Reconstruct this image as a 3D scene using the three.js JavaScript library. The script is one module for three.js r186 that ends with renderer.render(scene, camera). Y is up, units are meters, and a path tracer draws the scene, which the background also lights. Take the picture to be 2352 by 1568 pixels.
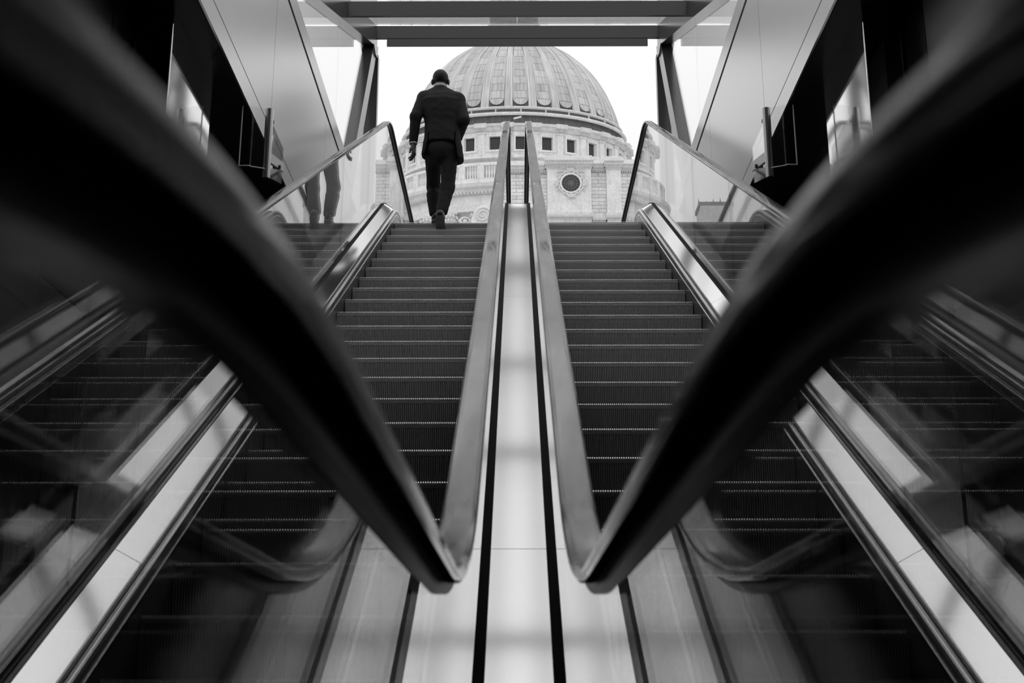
import * as THREE from 'three';
import { mergeGeometries, toCreasedNormals } from 'three/addons/utils/BufferGeometryUtils.js';
import { ImprovedNoise } from 'three/addons/math/ImprovedNoise.js';
import { RoundedBoxGeometry } from 'three/addons/geometries/RoundedBoxGeometry.js';

// ---------------------------------------------------------------- camera, sky, exposure
// The place is measured as (X to the right, U above the eye, Z ahead of the eye); world = (X, U + EYE, -Z).
const EYE = 0.93;
const scene = new THREE.Scene();
const camera = new THREE.PerspectiveCamera(31.07, 2352 / 1568, 0.02, 2000);
camera.position.set(-0.003, EYE, 0);
camera.rotation.order = 'YXZ';
camera.rotation.set(THREE.MathUtils.degToRad(15.93), THREE.MathUtils.degToRad(0.264), 0);
camera.focus = 18;
camera.userData.fStop = 7.5;
const renderer = new THREE.WebGLRenderer();
renderer.toneMapping = THREE.LinearToneMapping;
renderer.toneMappingExposure = 1.04;
renderer.shadowMap.enabled = true;
{ // plain overcast sky, brighter overhead than at the horizon
  const w = 16, h = 64, d = new Float32Array(w * h * 4);
  for (let j = 0; j < h; j++) {
    const e = Math.max(0, Math.sin(((j + 0.5) / h - 0.5) * Math.PI)), v = 0.51 * (1 + 2 * e);
    for (let i = 0; i < w; i++) d.set([v, v, v, 1], (j * w + i) * 4);
  }
  const t = new THREE.DataTexture(d, w, h, THREE.RGBAFormat, THREE.FloatType);
  t.mapping = THREE.EquirectangularReflectionMapping; t.magFilter = THREE.LinearFilter; t.needsUpdate = true;
  scene.background = t; scene.environment = t;
}

// ---------------------------------------------------------------- helpers
let seed = 7;
const rnd = () => { seed = (seed * 1664525 + 1013904223) >>> 0; return seed / 4294967296; };
const noise3 = new ImprovedNoise();
const lerp = (a, b, t) => a + (b - a) * t, clamp = (x, a, b) => Math.min(b, Math.max(a, x));
const smooth = (a, b, x) => { const t = clamp((x - a) / (b - a), 0, 1); return t * t * (3 - 2 * t); };
const taken = new Map();
const numbered = (n) => { const k = taken.get(n) ?? 0; taken.set(n, k + 1); return k ? n + '_' + String(k).padStart(3, '0') : n; };
function put(name, geo, mat, parent) {
  const m = new THREE.Mesh(geo, mat); m.name = parent === scene ? numbered(name) : name;
  m.castShadow = m.receiveShadow = true; parent.add(m); return m;
}
function group(name, parent = scene) { const g = new THREE.Group(); g.name = parent === scene ? numbered(name) : name; parent.add(g); return g; }
function tag(o, label, category, grp) { o.userData.label = label; o.userData.category = category; if (grp) o.userData.group = grp; return o; }
function structure(o, label) { o.userData.kind = 'structure'; if (label) o.userData.label = label; return o; }
const V = (X, U, Z) => new THREE.Vector3(X, U + EYE, -Z);

// box between two corners, uv in metres
function box(x0, x1, u0, u1, z0, z1, bevel = 0) {
  const w = Math.abs(x1 - x0), h = Math.abs(u1 - u0), d = Math.abs(z1 - z0);
  const g = bevel ? new RoundedBoxGeometry(w, h, d, 1, bevel) : new THREE.BoxGeometry(w, h, d);
  const p = g.attributes.position, n = g.attributes.normal, uv = g.attributes.uv;
  for (let i = 0; i < p.count; i++) {
    const ax = Math.abs(n.getX(i)), ay = Math.abs(n.getY(i)), az = Math.abs(n.getZ(i));
    if (ax >= ay && ax >= az) uv.setXY(i, p.getZ(i) + z0, p.getY(i) + u0); else if (ay >= az) uv.setXY(i, p.getX(i) + x0, p.getZ(i) + z0); else uv.setXY(i, p.getX(i) + x0, p.getY(i) + u0);
  }
  g.translate((x0 + x1) / 2, (u0 + u1) / 2 + EYE, -(z0 + z1) / 2);
  return g;
}
const merge = (list) => mergeGeometries(list.map((g) => { const k = g.index ? g.toNonIndexed() : g; for (const a of Object.keys(k.attributes)) if (!['position', 'normal', 'uv'].includes(a)) k.deleteAttribute(a); if (!k.attributes.uv) k.setAttribute('uv', new THREE.Float32BufferAttribute(new Float32Array(k.attributes.position.count * 2), 2)); return k; }));

// sweep of a closed cross-section [[x, n], ...] along a path of [Z, U] points; n is measured square to the path
function sweep(path, prof, crease = 0.7, caps = true) {
  const pos = [], uv = [], idx = [], P = prof.length, N = path.length;
  let s = 0; const per = [0];
  for (let k = 1; k <= P; k++) { const a = prof[k - 1], b = prof[k % P]; per.push(per[k - 1] + Math.hypot(a[0] - b[0], a[1] - b[1])); }
  for (let i = 0; i < N; i++) {
    const a = path[Math.max(0, i - 1)], b = path[Math.min(N - 1, i + 1)], L = Math.hypot(b[0] - a[0], b[1] - a[1]);
    const tz = (b[0] - a[0]) / L, tu = (b[1] - a[1]) / L;
    if (i) s += Math.hypot(path[i][0] - path[i - 1][0], path[i][1] - path[i - 1][1]);
    for (let k = 0; k <= P; k++) { const [x, n] = prof[k % P]; pos.push(x, path[i][1] + n * tz + EYE, -(path[i][0] - n * tu)); uv.push(s, per[k]); }
  }
  for (let i = 0; i < N - 1; i++) for (let k = 0; k < P; k++) { const a = i * (P + 1) + k, b = a + 1, c = a + P + 1, d = c + 1; idx.push(a, b, c, b, d, c); }
  if (caps) {
    const tri = THREE.ShapeUtils.triangulateShape(prof.map((q) => new THREE.Vector2(q[0], q[1])), []);
    for (const [o, f] of [[0, 0], [(N - 1) * (P + 1), 1]]) for (const t of tri) f ? idx.push(o + t[0], o + t[1], o + t[2]) : idx.push(o + t[0], o + t[2], o + t[1]);
  }
  const g = new THREE.BufferGeometry();
  g.setAttribute('position', new THREE.Float32BufferAttribute(pos, 3)); g.setAttribute('uv', new THREE.Float32BufferAttribute(uv, 2)); g.setIndex(idx);
  return toCreasedNormals(g, crease);
}
// flat plate standing in the plane of travel: polygon of [Z, U] between x0 and x1
function plate(poly, x0, x1) {
  const v = poly.map((q) => new THREE.Vector2(q[0], q[1])), tri = THREE.ShapeUtils.triangulateShape(v, []), pos = [], uv = [];
  const add = (X, q) => { pos.push(X, q.y + EYE, -q.x); uv.push(q.x, q.y); };
  for (const t of tri) { for (const k of [0, 1, 2]) add(x0, v[t[k]]); for (const k of [0, 2, 1]) add(x1, v[t[k]]); }
  for (let i = 0; i < v.length; i++) { const a = v[i], b = v[(i + 1) % v.length]; add(x0, a); add(x1, a); add(x0, b); add(x0, b); add(x1, a); add(x1, b); }
  const g = new THREE.BufferGeometry();
  g.setAttribute('position', new THREE.Float32BufferAttribute(pos, 3)); g.setAttribute('uv', new THREE.Float32BufferAttribute(uv, 2));
  g.computeVertexNormals(); return g;
}
// an incline of 30 degrees between two levels with rounded bends: returns U(Z)
const S30 = Math.tan(Math.PI / 6), C30 = Math.cos(Math.PI / 6);
function incline(c, low, high, rl, rh) {
  const zi = (low - c) / S30, zj = (high - c) / S30, tl = rl * Math.tan(Math.PI / 12), th = rh * Math.tan(Math.PI / 12);
  const f = (z) => {
    if (z < zi - tl) return low;
    if (z < zi + tl * C30) return low + rl - Math.sqrt(Math.max(0, rl * rl - (z - zi + tl) ** 2));
    if (z < zj - th * C30) return c + S30 * z;
    if (z < zj + th) return high - rh + Math.sqrt(Math.max(0, rh * rh - (zj + th - z) ** 2));
    return high;
  };
  f.breaks = [zi - tl, zi + tl * C30, zj - th * C30, zj + th];
  return f;
}
function along(f, z0, z1, off = 0) { // points of U(Z) between z0 and z1, dense in the bends
  const zs = new Set([z0, z1]), [a, b, c, d] = f.breaks;
  for (let k = 0; k <= 12; k++) { zs.add(lerp(a, b, k / 12)); zs.add(lerp(c, d, k / 12)); }
  for (let z = Math.ceil(z0); z < z1; z++) zs.add(z);
  return [...zs].filter((z) => z >= z0 && z <= z1).sort((p, q) => p - q).filter((z, i, l) => !i || z - l[i - 1] > 1e-4).map((z) => [z, f(z) + off]);
}
const circle = (cx, cn, r, n = 12) => Array.from({ length: n }, (_, k) => [cx + r * Math.cos(-k * 2 * Math.PI / n), cn + r * Math.sin(-k * 2 * Math.PI / n)]);
const rect = (x0, x1, n0, n1) => [[x0, n1], [x1, n1], [x1, n0], [x0, n0]];

// ---------------------------------------------------------------- textures and materials
function tex(size, fn, color = false) {
  const d = new Uint8Array(size * size * 4);
  for (let j = 0; j < size; j++) for (let i = 0; i < size; i++) { const v = clamp(fn(i / size, j / size), 0, 1) * 255; d.set([v, v, v, 255], (j * size + i) * 4); }
  const t = new THREE.DataTexture(d, size, size); t.wrapS = t.wrapT = THREE.RepeatWrapping; t.magFilter = THREE.LinearFilter; t.minFilter = THREE.LinearMipmapLinearFilter;
  if (color) t.colorSpace = THREE.SRGBColorSpace; t.needsUpdate = true; return t;
}
// noise that repeats at 1
const pn = (u, v, fu, fv, z = 0) => { const a = 2 * Math.PI; const x = Math.cos(u * a) * fu / a, y = Math.sin(u * a) * fu / a, w = Math.cos(v * a) * fv / a, q = Math.sin(v * a) * fv / a; return noise3.noise(x + 13.1 + z, y + w * 0.9 + 7.7, q + 3.3 + z); };
const rep = (t, u, v) => { const c = t.clone(); c.repeat.set(u, v); c.needsUpdate = true; return c; };
const tBlotch = tex(256, (u, v) => 0.5 + 0.5 * pn(u, v, 9, 9) + 0.25 * pn(u, v, 23, 23, 4) + 0.15 * pn(u, v, 60, 60, 8));
const tStreak = tex(256, (u, v) => 0.55 + 0.28 * pn(u, v, 2, 60) + 0.2 * pn(u, v, 3, 110, 5));
const tStone = tex(256, (u, v) => 0.95 + 0.05 * pn(u, v, 8, 8) + 0.06 * pn(u, v, 40, 40, 3) + 0.09 * Math.min(0, pn(u, v, 40, 5, 9)), true);
const tLead = tex(256, (u, v) => 0.86 + 0.12 * pn(u, v, 28, 3, 2) + 0.06 * pn(u, v, 10, 10, 6) + 0.07 * pn(u, v, 70, 8, 1), true);
const tGrain = tex(128, () => 0.35 + 0.65 * rnd());

const gray = (l) => new THREE.Color().setRGB(l, l, l);
const std = (l, roughness, metalness = 0, more = {}) => new THREE.MeshStandardMaterial({ color: gray(l), roughness, metalness, ...more });
const M = {
  steel: new THREE.MeshPhysicalMaterial({ color: gray(0.9), roughness: 0.15, metalness: 1, anisotropy: 0.97, anisotropyRotation: Math.PI / 2 }), // brushed lengthwise
  steelSide: new THREE.MeshPhysicalMaterial({ color: gray(0.9), roughness: 0.1, metalness: 1, anisotropy: 0.9, anisotropyRotation: Math.PI / 2 }),
  steelTrim: std(0.55, 0.22, 1),
  skirt: std(0.16, 0.34, 0.7),
  seal: std(0.01, 0.9),
  rubber: new THREE.MeshPhysicalMaterial({ color: gray(0.045), roughness: 0.32, ior: 2.3, roughnessMap: rep(tBlotch, 0.25, 1.2) }),
  railShade: std(0.01, 0.95),  // black that stands in for shade beneath the handrails
  guide: std(0.04, 0.35),
  stepMetal: std(0.48, 0.5, 0.3),
  tipGlint: std(0.7, 0.35, 0.9),  // paler aluminium, paints the glint of sky on the step noses
  dark: std(0.012, 0.8),
  fascia: std(0.72, 0.3, 1),
  soffit: std(0.012, 0.5),
  floor: std(0.02, 0.4),
  wall: [std(0.008, 0.25), std(0.013, 0.25), std(0.09, 0.35)],
  mirror: std(0.88, 0.05, 1),
  paving: std(0.3, 0.8),
  painted: std(0.045, 0.2),
  paintedDark: std(0.05, 0.45, 0.3),
  glass: new THREE.MeshPhysicalMaterial({ color: gray(0.96), roughness: 0, transmission: 1, thickness: 0, ior: 1.7 }),
  glassOuter: new THREE.MeshPhysicalMaterial({ color: gray(0.72), roughness: 0, transmission: 1, thickness: 0, ior: 1.56 }),
  roofGlass: new THREE.MeshPhysicalMaterial({ color: gray(0.93), roughness: 0, transmission: 1, thickness: 0, ior: 1.5 }),
  acrylic: new THREE.MeshPhysicalMaterial({ color: gray(0.9), roughness: 0.03, transmission: 1, thickness: 0, ior: 1.49 }),
  acrylicEdge: std(0.8, 0.4),
  stone: std(1.0, 0.9, 0, { map: rep(tStone, 0.11, 0.11) }),
  stone2: std(0.9, 0.9, 0, { map: rep(tStone, 0.17, 0.13) }),
  stone3: std(0.8, 0.9, 0, { map: rep(tStone, 0.23, 0.19) }),
  stoneDark: std(0.33, 0.95, 0, { map: rep(tStone, 0.2, 0.2) }),
  lead: std(0.8, 0.75, 0, { map: rep(tLead, 0.12, 0.05) }),
  leadB: std(0.86, 0.75, 0, { map: rep(tLead, 0.17, 0.06) }),
  leadC: std(0.72, 0.75, 0, { map: rep(tLead, 0.14, 0.07) }),
  leadDark: std(0.17, 0.8, 0, { map: rep(tLead, 0.2, 0.2) }),
  leadRib: std(0.9, 0.7, 0, { map: rep(tLead, 0.1, 0.06) }),
  windowDark: std(0.025, 0.25),
  suit: std(0.012, 0.85),
  trouser: std(0.01, 0.8),
  skin: std(0.09, 0.6),
  hair: std(0.006, 0.6),
  shirt: std(0.7, 0.8),
  shoe: std(0.015, 0.35),
  sole: std(0.16, 0.7),
};

// ---------------------------------------------------------------- measures of the escalators
const RAILU = 0.157;
const hrTop = incline(-1.005, RAILU, 5.742, 1.8, 0.9);     // top of the handrails
const deckU = incline(-1.89, -0.73, 4.79, 0.8, 1.2);        // balustrade decks
const noseU = incline(-2.086, -0.93, 4.611, 1.0, 1.3);      // step noses
const XI = 0.112, XO = 1.345, SI = 0.268, SO = 1.214;      // inner and outer balustrade, step edges
const Z0 = 0.54, Z1 = 14.4;                                 // where the newels begin
const FX = 1.583, WX = 1.93;                                // fascia of the well, side walls
const LAND = 4.611, FLOOR = -0.93, SOFFIT = 3.323, WELL0 = 4.5, WELL1 = 10.75;

// ---------------------------------------------------------------- the setting
structure(put('floor', box(-WX - 0.2, WX + 0.2, FLOOR - 0.25, FLOOR, -5, 13.3), M.floor, scene), 'dark floor of the lower hall');
structure(put('wall_back', box(-WX - 0.2, WX + 0.2, FLOOR, SOFFIT, -5.2, -5), M.dark, scene), 'dark wall behind the foot of the escalators');
structure(put('wall_front', box(-WX - 0.2, WX + 0.2, FLOOR, LAND - 0.3, 13.1, 13.3), M.dark, scene), 'dark wall under the upper landing');
for (const s of [-1, 1]) {
  const side = s < 0 ? 'left' : 'right';
  const wall = structure(put('wall_' + side, box(s * (WX + 0.03), s * (WX + 0.25), FLOOR, SOFFIT, -5, 13.1), M.dark, scene), 'dark polished wall on the ' + side + ' of the escalators');
  const rows = [FLOOR, 0.55, 1.62, SOFFIT], cols = [-1, 0.4, 1.6, 2.8, 4.0, 5.2, 6.31, 7.2, 8.4, 9.6, 10.8, 12, 13.1];
  for (let r = 0; r < 3; r++) for (let c = 0; c < cols.length - 1; c++) {
    const pale = (r === 1 && c === 4) || (r === 2 && c === (s < 0 ? 3 : 4));
    put('wall_panel', box(s * WX, s * (WX + 0.03), rows[r] + 0.006, rows[r + 1] - 0.006, cols[c] + 0.005, cols[c + 1] - 0.005), pale ? M.wall[2] : M.wall[(r * 3 + c * 5) % 2], wall);
  }
  // floor slab beside the well, its soffit is the dark ceiling
  structure(put('ceiling', box(s * (FX + 0.02), s * 9, SOFFIT, LAND - 0.01, -5.2, 40), M.soffit, scene), 'dark soffit slab on the ' + side + ' of the escalator well');
  const fas = structure(group('trim_' + (s < 0 ? 1 : 2)), 'brushed steel fascia along the ' + side + ' edge of the well');
  put('backing', box(s * (FX + 0.012), s * (FX + 0.02), SOFFIT, 4.768, WELL0, WELL1), M.dark, fas);
  const cuts = [WELL0, 7.17, 9.25, WELL1];
  for (let c = 0; c < 3; c++) {
    const a = cuts[c] + 0.003, b = cuts[c + 1] - 0.003;
    put('panel', box(s * FX, s * (FX + 0.012), 3.468, 4.585, a, b), M.fascia, fas);
  }
  put('edge_strip', box(s * FX, s * (FX + 0.012), SOFFIT, 3.46, WELL0, WELL1), M.fascia, fas);
  put('edge_strip', box(s * (FX - 0.004), s * (FX + 0.06), 4.612, 4.768, WELL0, WELL1 + 0.05), M.fascia, fas);
}
structure(put('ceiling', box(-FX - 0.02, FX + 0.02, SOFFIT, LAND - 0.01, -5.2, WELL0), M.soffit, scene), 'dark slab over the foot of the escalators');
structure(put('floor', box(-9, 9, LAND - 0.01, LAND, 13.0, 40), M.paving, scene), 'pale paving of the street level landing');
structure(put('ceiling', box(-FX - 0.02, FX + 0.02, LAND - 0.3, LAND - 0.012, 13.0, 40), M.soffit, scene), 'slab under the street landing');

structure(put('wall_sky_blocker', box(-24, 24, LAND, 18, -9, -7), M.soffit, scene), 'unseen building wall behind the viewer, added to cut sky light');  // out of view, added and sized to keep sky light off the beams
for (const s of [-1, 1]) {
  const col = tag(group('steel_column'), `mirror polished steel clad column beside the ${s < 0 ? 'left' : 'right'} handrail, under the soffit`, 'column');
  put('cladding', box(s * 1.732, s * 1.92, FLOOR, SOFFIT, 5.5, 6.3, 0.008), M.mirror, col);
  put('base', box(s * 1.722, s * 1.925, FLOOR, FLOOR + 0.1, 5.49, 6.31), M.skirt, col);
}

// ---------------------------------------------------------------- escalators
// both ends of a rail: a wide arc dropping away from the level run, then a tight one; off moves the line inwards
const R1 = 1.65, R2 = 0.3, A1 = 0.3;
function newel(zs, us, dir, off = 0) {
  const pts = [], cz = zs, cu = us - R1, jz = cz - dir * (R1 - R2) * Math.sin(A1) * -1, ju = cu + (R1 - R2) * Math.cos(A1);
  for (let k = 1; k <= 10; k++) { const a = A1 * k / 10; pts.push([cz + dir * (R1 - off) * Math.sin(a), cu + (R1 - off) * Math.cos(a)]); }
  for (let k = 1; k <= 18; k++) { const a = lerp(A1, Math.PI, k / 18); pts.push([jz + dir * (R2 - off) * Math.sin(a), ju + (R2 - off) * Math.cos(a)]); }
  return pts;
}
function railPath() { return [...newel(Z0, RAILU, -1).reverse(), ...along(hrTop, Z0, Z1), ...newel(Z1, 5.742, 1)]; }
const RAIL = railPath();
function railProfile(x) { // flat-topped rubber handrail with rounded sides, open below
  const hw = 0.034, side = [[0.0155, -0.014], [0.0155, -0.0205], [0.027, -0.0205], [0.031, -0.0192], [0.0333, -0.0162], [hw, -0.012], [hw - 0.0008, -0.0075], [hw - 0.003, -0.0038], [hw - 0.0065, -0.0012], [hw - 0.011, -0.0003], [hw - 0.016, 0]];
  return [...side.map(([a, n]) => [-a, n]), ...side.slice().reverse()].map(([a, n]) => [x + a, n]);
}
// one step, nose edge at the origin, +z towards the foot of the escalator
const STEPW = SO - SI - 0.006, RIBS = 95, PITCH = STEPW / RIBS;
const stepGeo = (() => {
  const tread = [], riser = [], tips = [];
  const b = (list, w, h, d, x, y, z) => { const g = new THREE.BoxGeometry(w, h, d); g.translate(x, y, z); list.push(g); };
  b(tread, STEPW, 0.014, 0.352, 0, -0.016, -0.176);
  const prof = [[-0.012, -0.002], [-0.05, 0.001], [-0.1, 0], [-0.15, -0.006], [-0.205, -0.018]];
  for (let i = 0; i < prof.length - 1; i++) {
    const [y0, z0] = prof[i], [y1, z1] = prof[i + 1], L = Math.hypot(y1 - y0, z1 - z0), a = Math.atan2(z1 - z0, y0 - y1);
    const g = new THREE.BoxGeometry(STEPW, L, 0.006); g.rotateX(-a); g.translate(0, (y0 + y1) / 2, (z0 + z1) / 2 - 0.016); riser.push(g);
    for (let k = 0; k < RIBS; k++) { const r = new THREE.BoxGeometry(PITCH * 0.5, L + 0.001, 0.014); r.rotateX(-a); r.translate(-STEPW / 2 + (k + 0.5) * PITCH, (y0 + y1) / 2, (z0 + z1) / 2 - 0.007); riser.push(r); }
  }
  for (let k = 0; k < RIBS; k++) {
    const x = -STEPW / 2 + (k + 0.5) * PITCH;
    b(tread, PITCH * 0.45, 0.010, 0.345, x, -0.005, -0.175);
    const t = new THREE.BoxGeometry(PITCH * 0.42, 0.007, 0.007); t.rotateX(-0.7); t.translate(x, -0.0018, -0.002); tips.push(t);
    if (k < RIBS - 1) { const w = new THREE.BoxGeometry(PITCH * 0.36, 0.003, 0.005); w.rotateX(-0.6); w.translate(x + PITCH / 2, -0.0125, -0.0035); tips.push(w); }
  }
  return [merge(tread), merge(riser), merge(tips)];
})();

function escalator(s, phase, label) {
  const e = tag(group('escalator'), label, 'escalator');
  const mir = (p) => s < 0 ? p.map(([x, n]) => [-x, n]).reverse() : p;
  const pick = (a, b) => [Math.min(s * a, s * b), Math.max(s * a, s * b)];
  // steps
  for (let z = phase; z > 2.3; z -= 0.348) stepAt(z);
  for (let z = phase + 0.348; z < 13.0; z += 0.348) stepAt(z);
  function stepAt(z) {
    const t = put('step', stepGeo[0], M.stepMetal, e);
    t.position.copy(V(s * (SI + SO) / 2, noseU(z), z));
    put('riser', stepGeo[1], M.stepMetal, t);
    const tip = put('cleat_tip_glints', stepGeo[2], M.tipGlint, t); tip.userData.kind = 'stuff';  // rib ends in a brighter tone, the nose highlights put into colour
  }
  const under = along(deckU, 1.2, 13.0);
  put('truss', sweep(under, mir(rect(SI - 0.006, XO + 0.18, -0.62, -0.6)), 0.3), M.dark, e);
  put('outer_cladding', sweep(along(deckU, -0.2, 13.0), mir(rect(XO + 0.176, XO + 0.184, -0.6, -0.006)), 0.3), M.skirt, e);
  // balustrades
  const cuts = [-0.25, 0.6, 4.055, 7.51, 10.96, 13.0];
  for (const [x, inner] of [[XI, true], [XO, false]]) {
    const d = inner ? 1 : -1;                                                     // towards the steps
    const hr = put('handrail', sweep(RAIL, railProfile(s * x), 0.9), M.rubber, e);
    put('guide_rail', sweep(RAIL, mir(rect(x - 0.012, x + 0.012, -0.037, -0.0142)), 0.5), M.guide, hr);
    for (const q of [-1, 1]) put('rail_shade_strip', sweep(RAIL, mir(rect(x + Math.min(q * 0.0157, q * 0.0285), x + Math.max(q * 0.0157, q * 0.0285), -0.0222, -0.0203)), 0.5), M.railShade, hr).userData.label = 'matt black strip painting the shade under the handrail';  // added strips, shade of the rail underside put into their colour
    // glass panels, split by upright joints
    const zs = inner ? [Z0, 1.36, 2.9, 4.6, 6.3, 8.0, 9.7, 11.3, 12.9, Z1] : [Z0, 1.3, 2.75, 4.25, 5.75, 7.25, 8.75, 10.25, 11.6, 13.1, Z1];
    for (let k = 0; k < zs.length - 1; k++) {
      const a = zs[k] + (k ? 0.002 : 0), b = zs[k + 1] - (k < zs.length - 2 ? 0.002 : 0), poly = [];
      poly.push(...along(deckU, a, b, -0.012));
      if (k === zs.length - 2) poly.push(...newel(Z1, 5.742, 1, 0.035).filter((q) => q[1] > 4.79).reverse());
      poly.push(...along(hrTop, a, b, -0.036).reverse());
      if (k === 0) poly.push(...newel(Z0, RAILU, -1, 0.035).filter((q) => q[1] > -0.72));
      put('glass_panel', plate(poly, s * (x - 0.005), s * (x + 0.005)), inner ? M.glass : M.glassOuter, e);
    }
    put('glass_seal', sweep(along(deckU, -0.25, 14.6), mir(rect(x - 0.021, x + 0.021, -0.03, 0.006)), 0.3), M.seal, e);
    // deck beside the steps, in lengths
    const x0 = x + d * 0.0213, x1 = x + d * 0.102, dn = -0.05;                    // the deck slopes down towards the steps
    for (let k = 0; k < cuts.length - 1; k++) {
      const p = along(deckU, cuts[k] + 0.0015, cuts[k + 1] - 0.0015);
      const q = [[x0, 0], [x1 - d * 0.008, dn + 0.004], [x1 - d * 0.002, dn], [x1, dn - 0.006], [x1 - d * 0.001, dn - 0.02], [x0, -0.02]];
      const pr = d > 0 ? q : q.slice().reverse();
      put('deck_panel', sweep(p, mir(pr), 0.5), M.steelSide, e);
      if (!inner) put('outer_deck_panel', sweep(p, mir(rect(x + 0.0213, x + 0.184, -0.012, 0)), 0.4), M.steel, e);
    }
    const xs = inner ? SI : SO;
    put('deck_fillet', sweep(along(deckU, -0.25, 13.0), mir(rect(Math.min(x1, xs), Math.max(x1, xs), -0.09, -0.075)), 0.4), M.skirt, e);
    put('moulding', sweep(along(deckU, 0.4, 12.9), mir(circle(xs - d * 0.008, -0.072, 0.012)), 0.9), M.steelTrim, e);
    put('skirt_panel', sweep(along(deckU, 0.4, 12.9), mir(rect(...(d > 0 ? [xs - 0.012, xs - 0.002] : [xs + 0.002, xs + 0.012]), -0.42, -0.066)), 0.4), M.skirt, e);
    put('moulding', sweep(along(deckU, 0.4, 12.9), mir(circle(xs - d * 0.002, -0.118, 0.0055, 8)), 0.9), M.steelTrim, e);
  }
  return e;
}
escalator(-1, 10.979, 'escalator that the man in the dark suit is climbing');
escalator(1, 10.892, 'empty escalator leading up below the round church window');

// deck between the two inner balustrades
{
  const g = tag(group('centre_deck'), 'long polished steel deck between the two escalators', 'deck');
  const cuts = [-0.25, 0.6, 4.055, 7.51, 11.62, 13.0];
  for (let k = 0; k < cuts.length - 1; k++) put('deck_panel', sweep(along(deckU, cuts[k] + 0.0015, cuts[k + 1] - 0.0015), rect(-XI + 0.0213, XI - 0.0213, -0.02, 0), 0.4), M.steel, g);
}

// ---------------------------------------------------------------- glass canopy over the well
{
  const c = tag(group('glass_canopy'), 'sloping steel and glass canopy framing the church dome', 'canopy');
  const CX = 2.56, roof = (z) => 2.288 + 0.45 * z, zs = [5.2, 7.05, 10.27, 12.7, 16.4, 19.9];
  for (let k = 1; k < zs.length; k++) {
    const z = zs[k], u = roof(z), far = k === zs.length - 1;
    const b = put('beam', box(-CX, CX, far ? u + 0.14 : k === 4 ? u + 0.088 : u + 0.2, far ? u + 0.39 : u + 0.332, z - 0.03, z + 0.02), M.painted, c);
    if (far) put('beam_flange', box(-CX + 0.2, CX - 0.2, u, u + 0.14, z - 0.02, z + 0.03), M.painted, b);
  }
  for (const s of [-1, 1]) {
    put('rafter', plate([[4.9, roof(4.9)], [20.1, roof(20.1)], [20.1, roof(20.1) + 0.42], [4.9, roof(4.9) + 0.42]], s * CX, s * (CX + 0.22)), M.painted, c);
    const leg = put('leg', plate([[19.72, 11.2], [20.12, 11.2], [15.9, LAND], [15.45, LAND]], s * (CX + 0.01), s * (CX + 0.21)), M.painted, c);
    put('gusset', plate([[19.5, roof(19.5)], [20.1, roof(20.1)], [20.05, roof(20.1) - 0.25], [19.75, 11.0]], s * (CX - 0.02), s * (CX + 0.0)), M.painted, leg);
    put('post', box(s * (CX - 0.02), s * (CX + 0.2), LAND, 11.2, 20.14, 20.32), M.painted, c);
    for (let k = 0; k < zs.length - 1; k++) {
      const a = zs[k] + 0.008, b = zs[k + 1] - 0.008;
      const low = Math.max(LAND, SOFFIT);
      put('side_pane', plate([[a, low], [b, low], [b, roof(b)], [a, roof(a)]], s * (CX + 0.1), s * (CX + 0.11)), M.roofGlass, c);
    }
  }
  for (let k = 0; k < zs.length - 1; k++) for (const [x0, x1] of [[-CX, -0.006], [0.006, CX]]) {
    const a = zs[k] + 0.008, b = zs[k + 1] - 0.008;
    put('roof_pane', plate([[a, roof(a) + 0.42], [b, roof(b) + 0.42], [b, roof(b) + 0.432], [a, roof(a) + 0.432]], x0, x1), M.roofGlass, c);
  }
}

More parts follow.
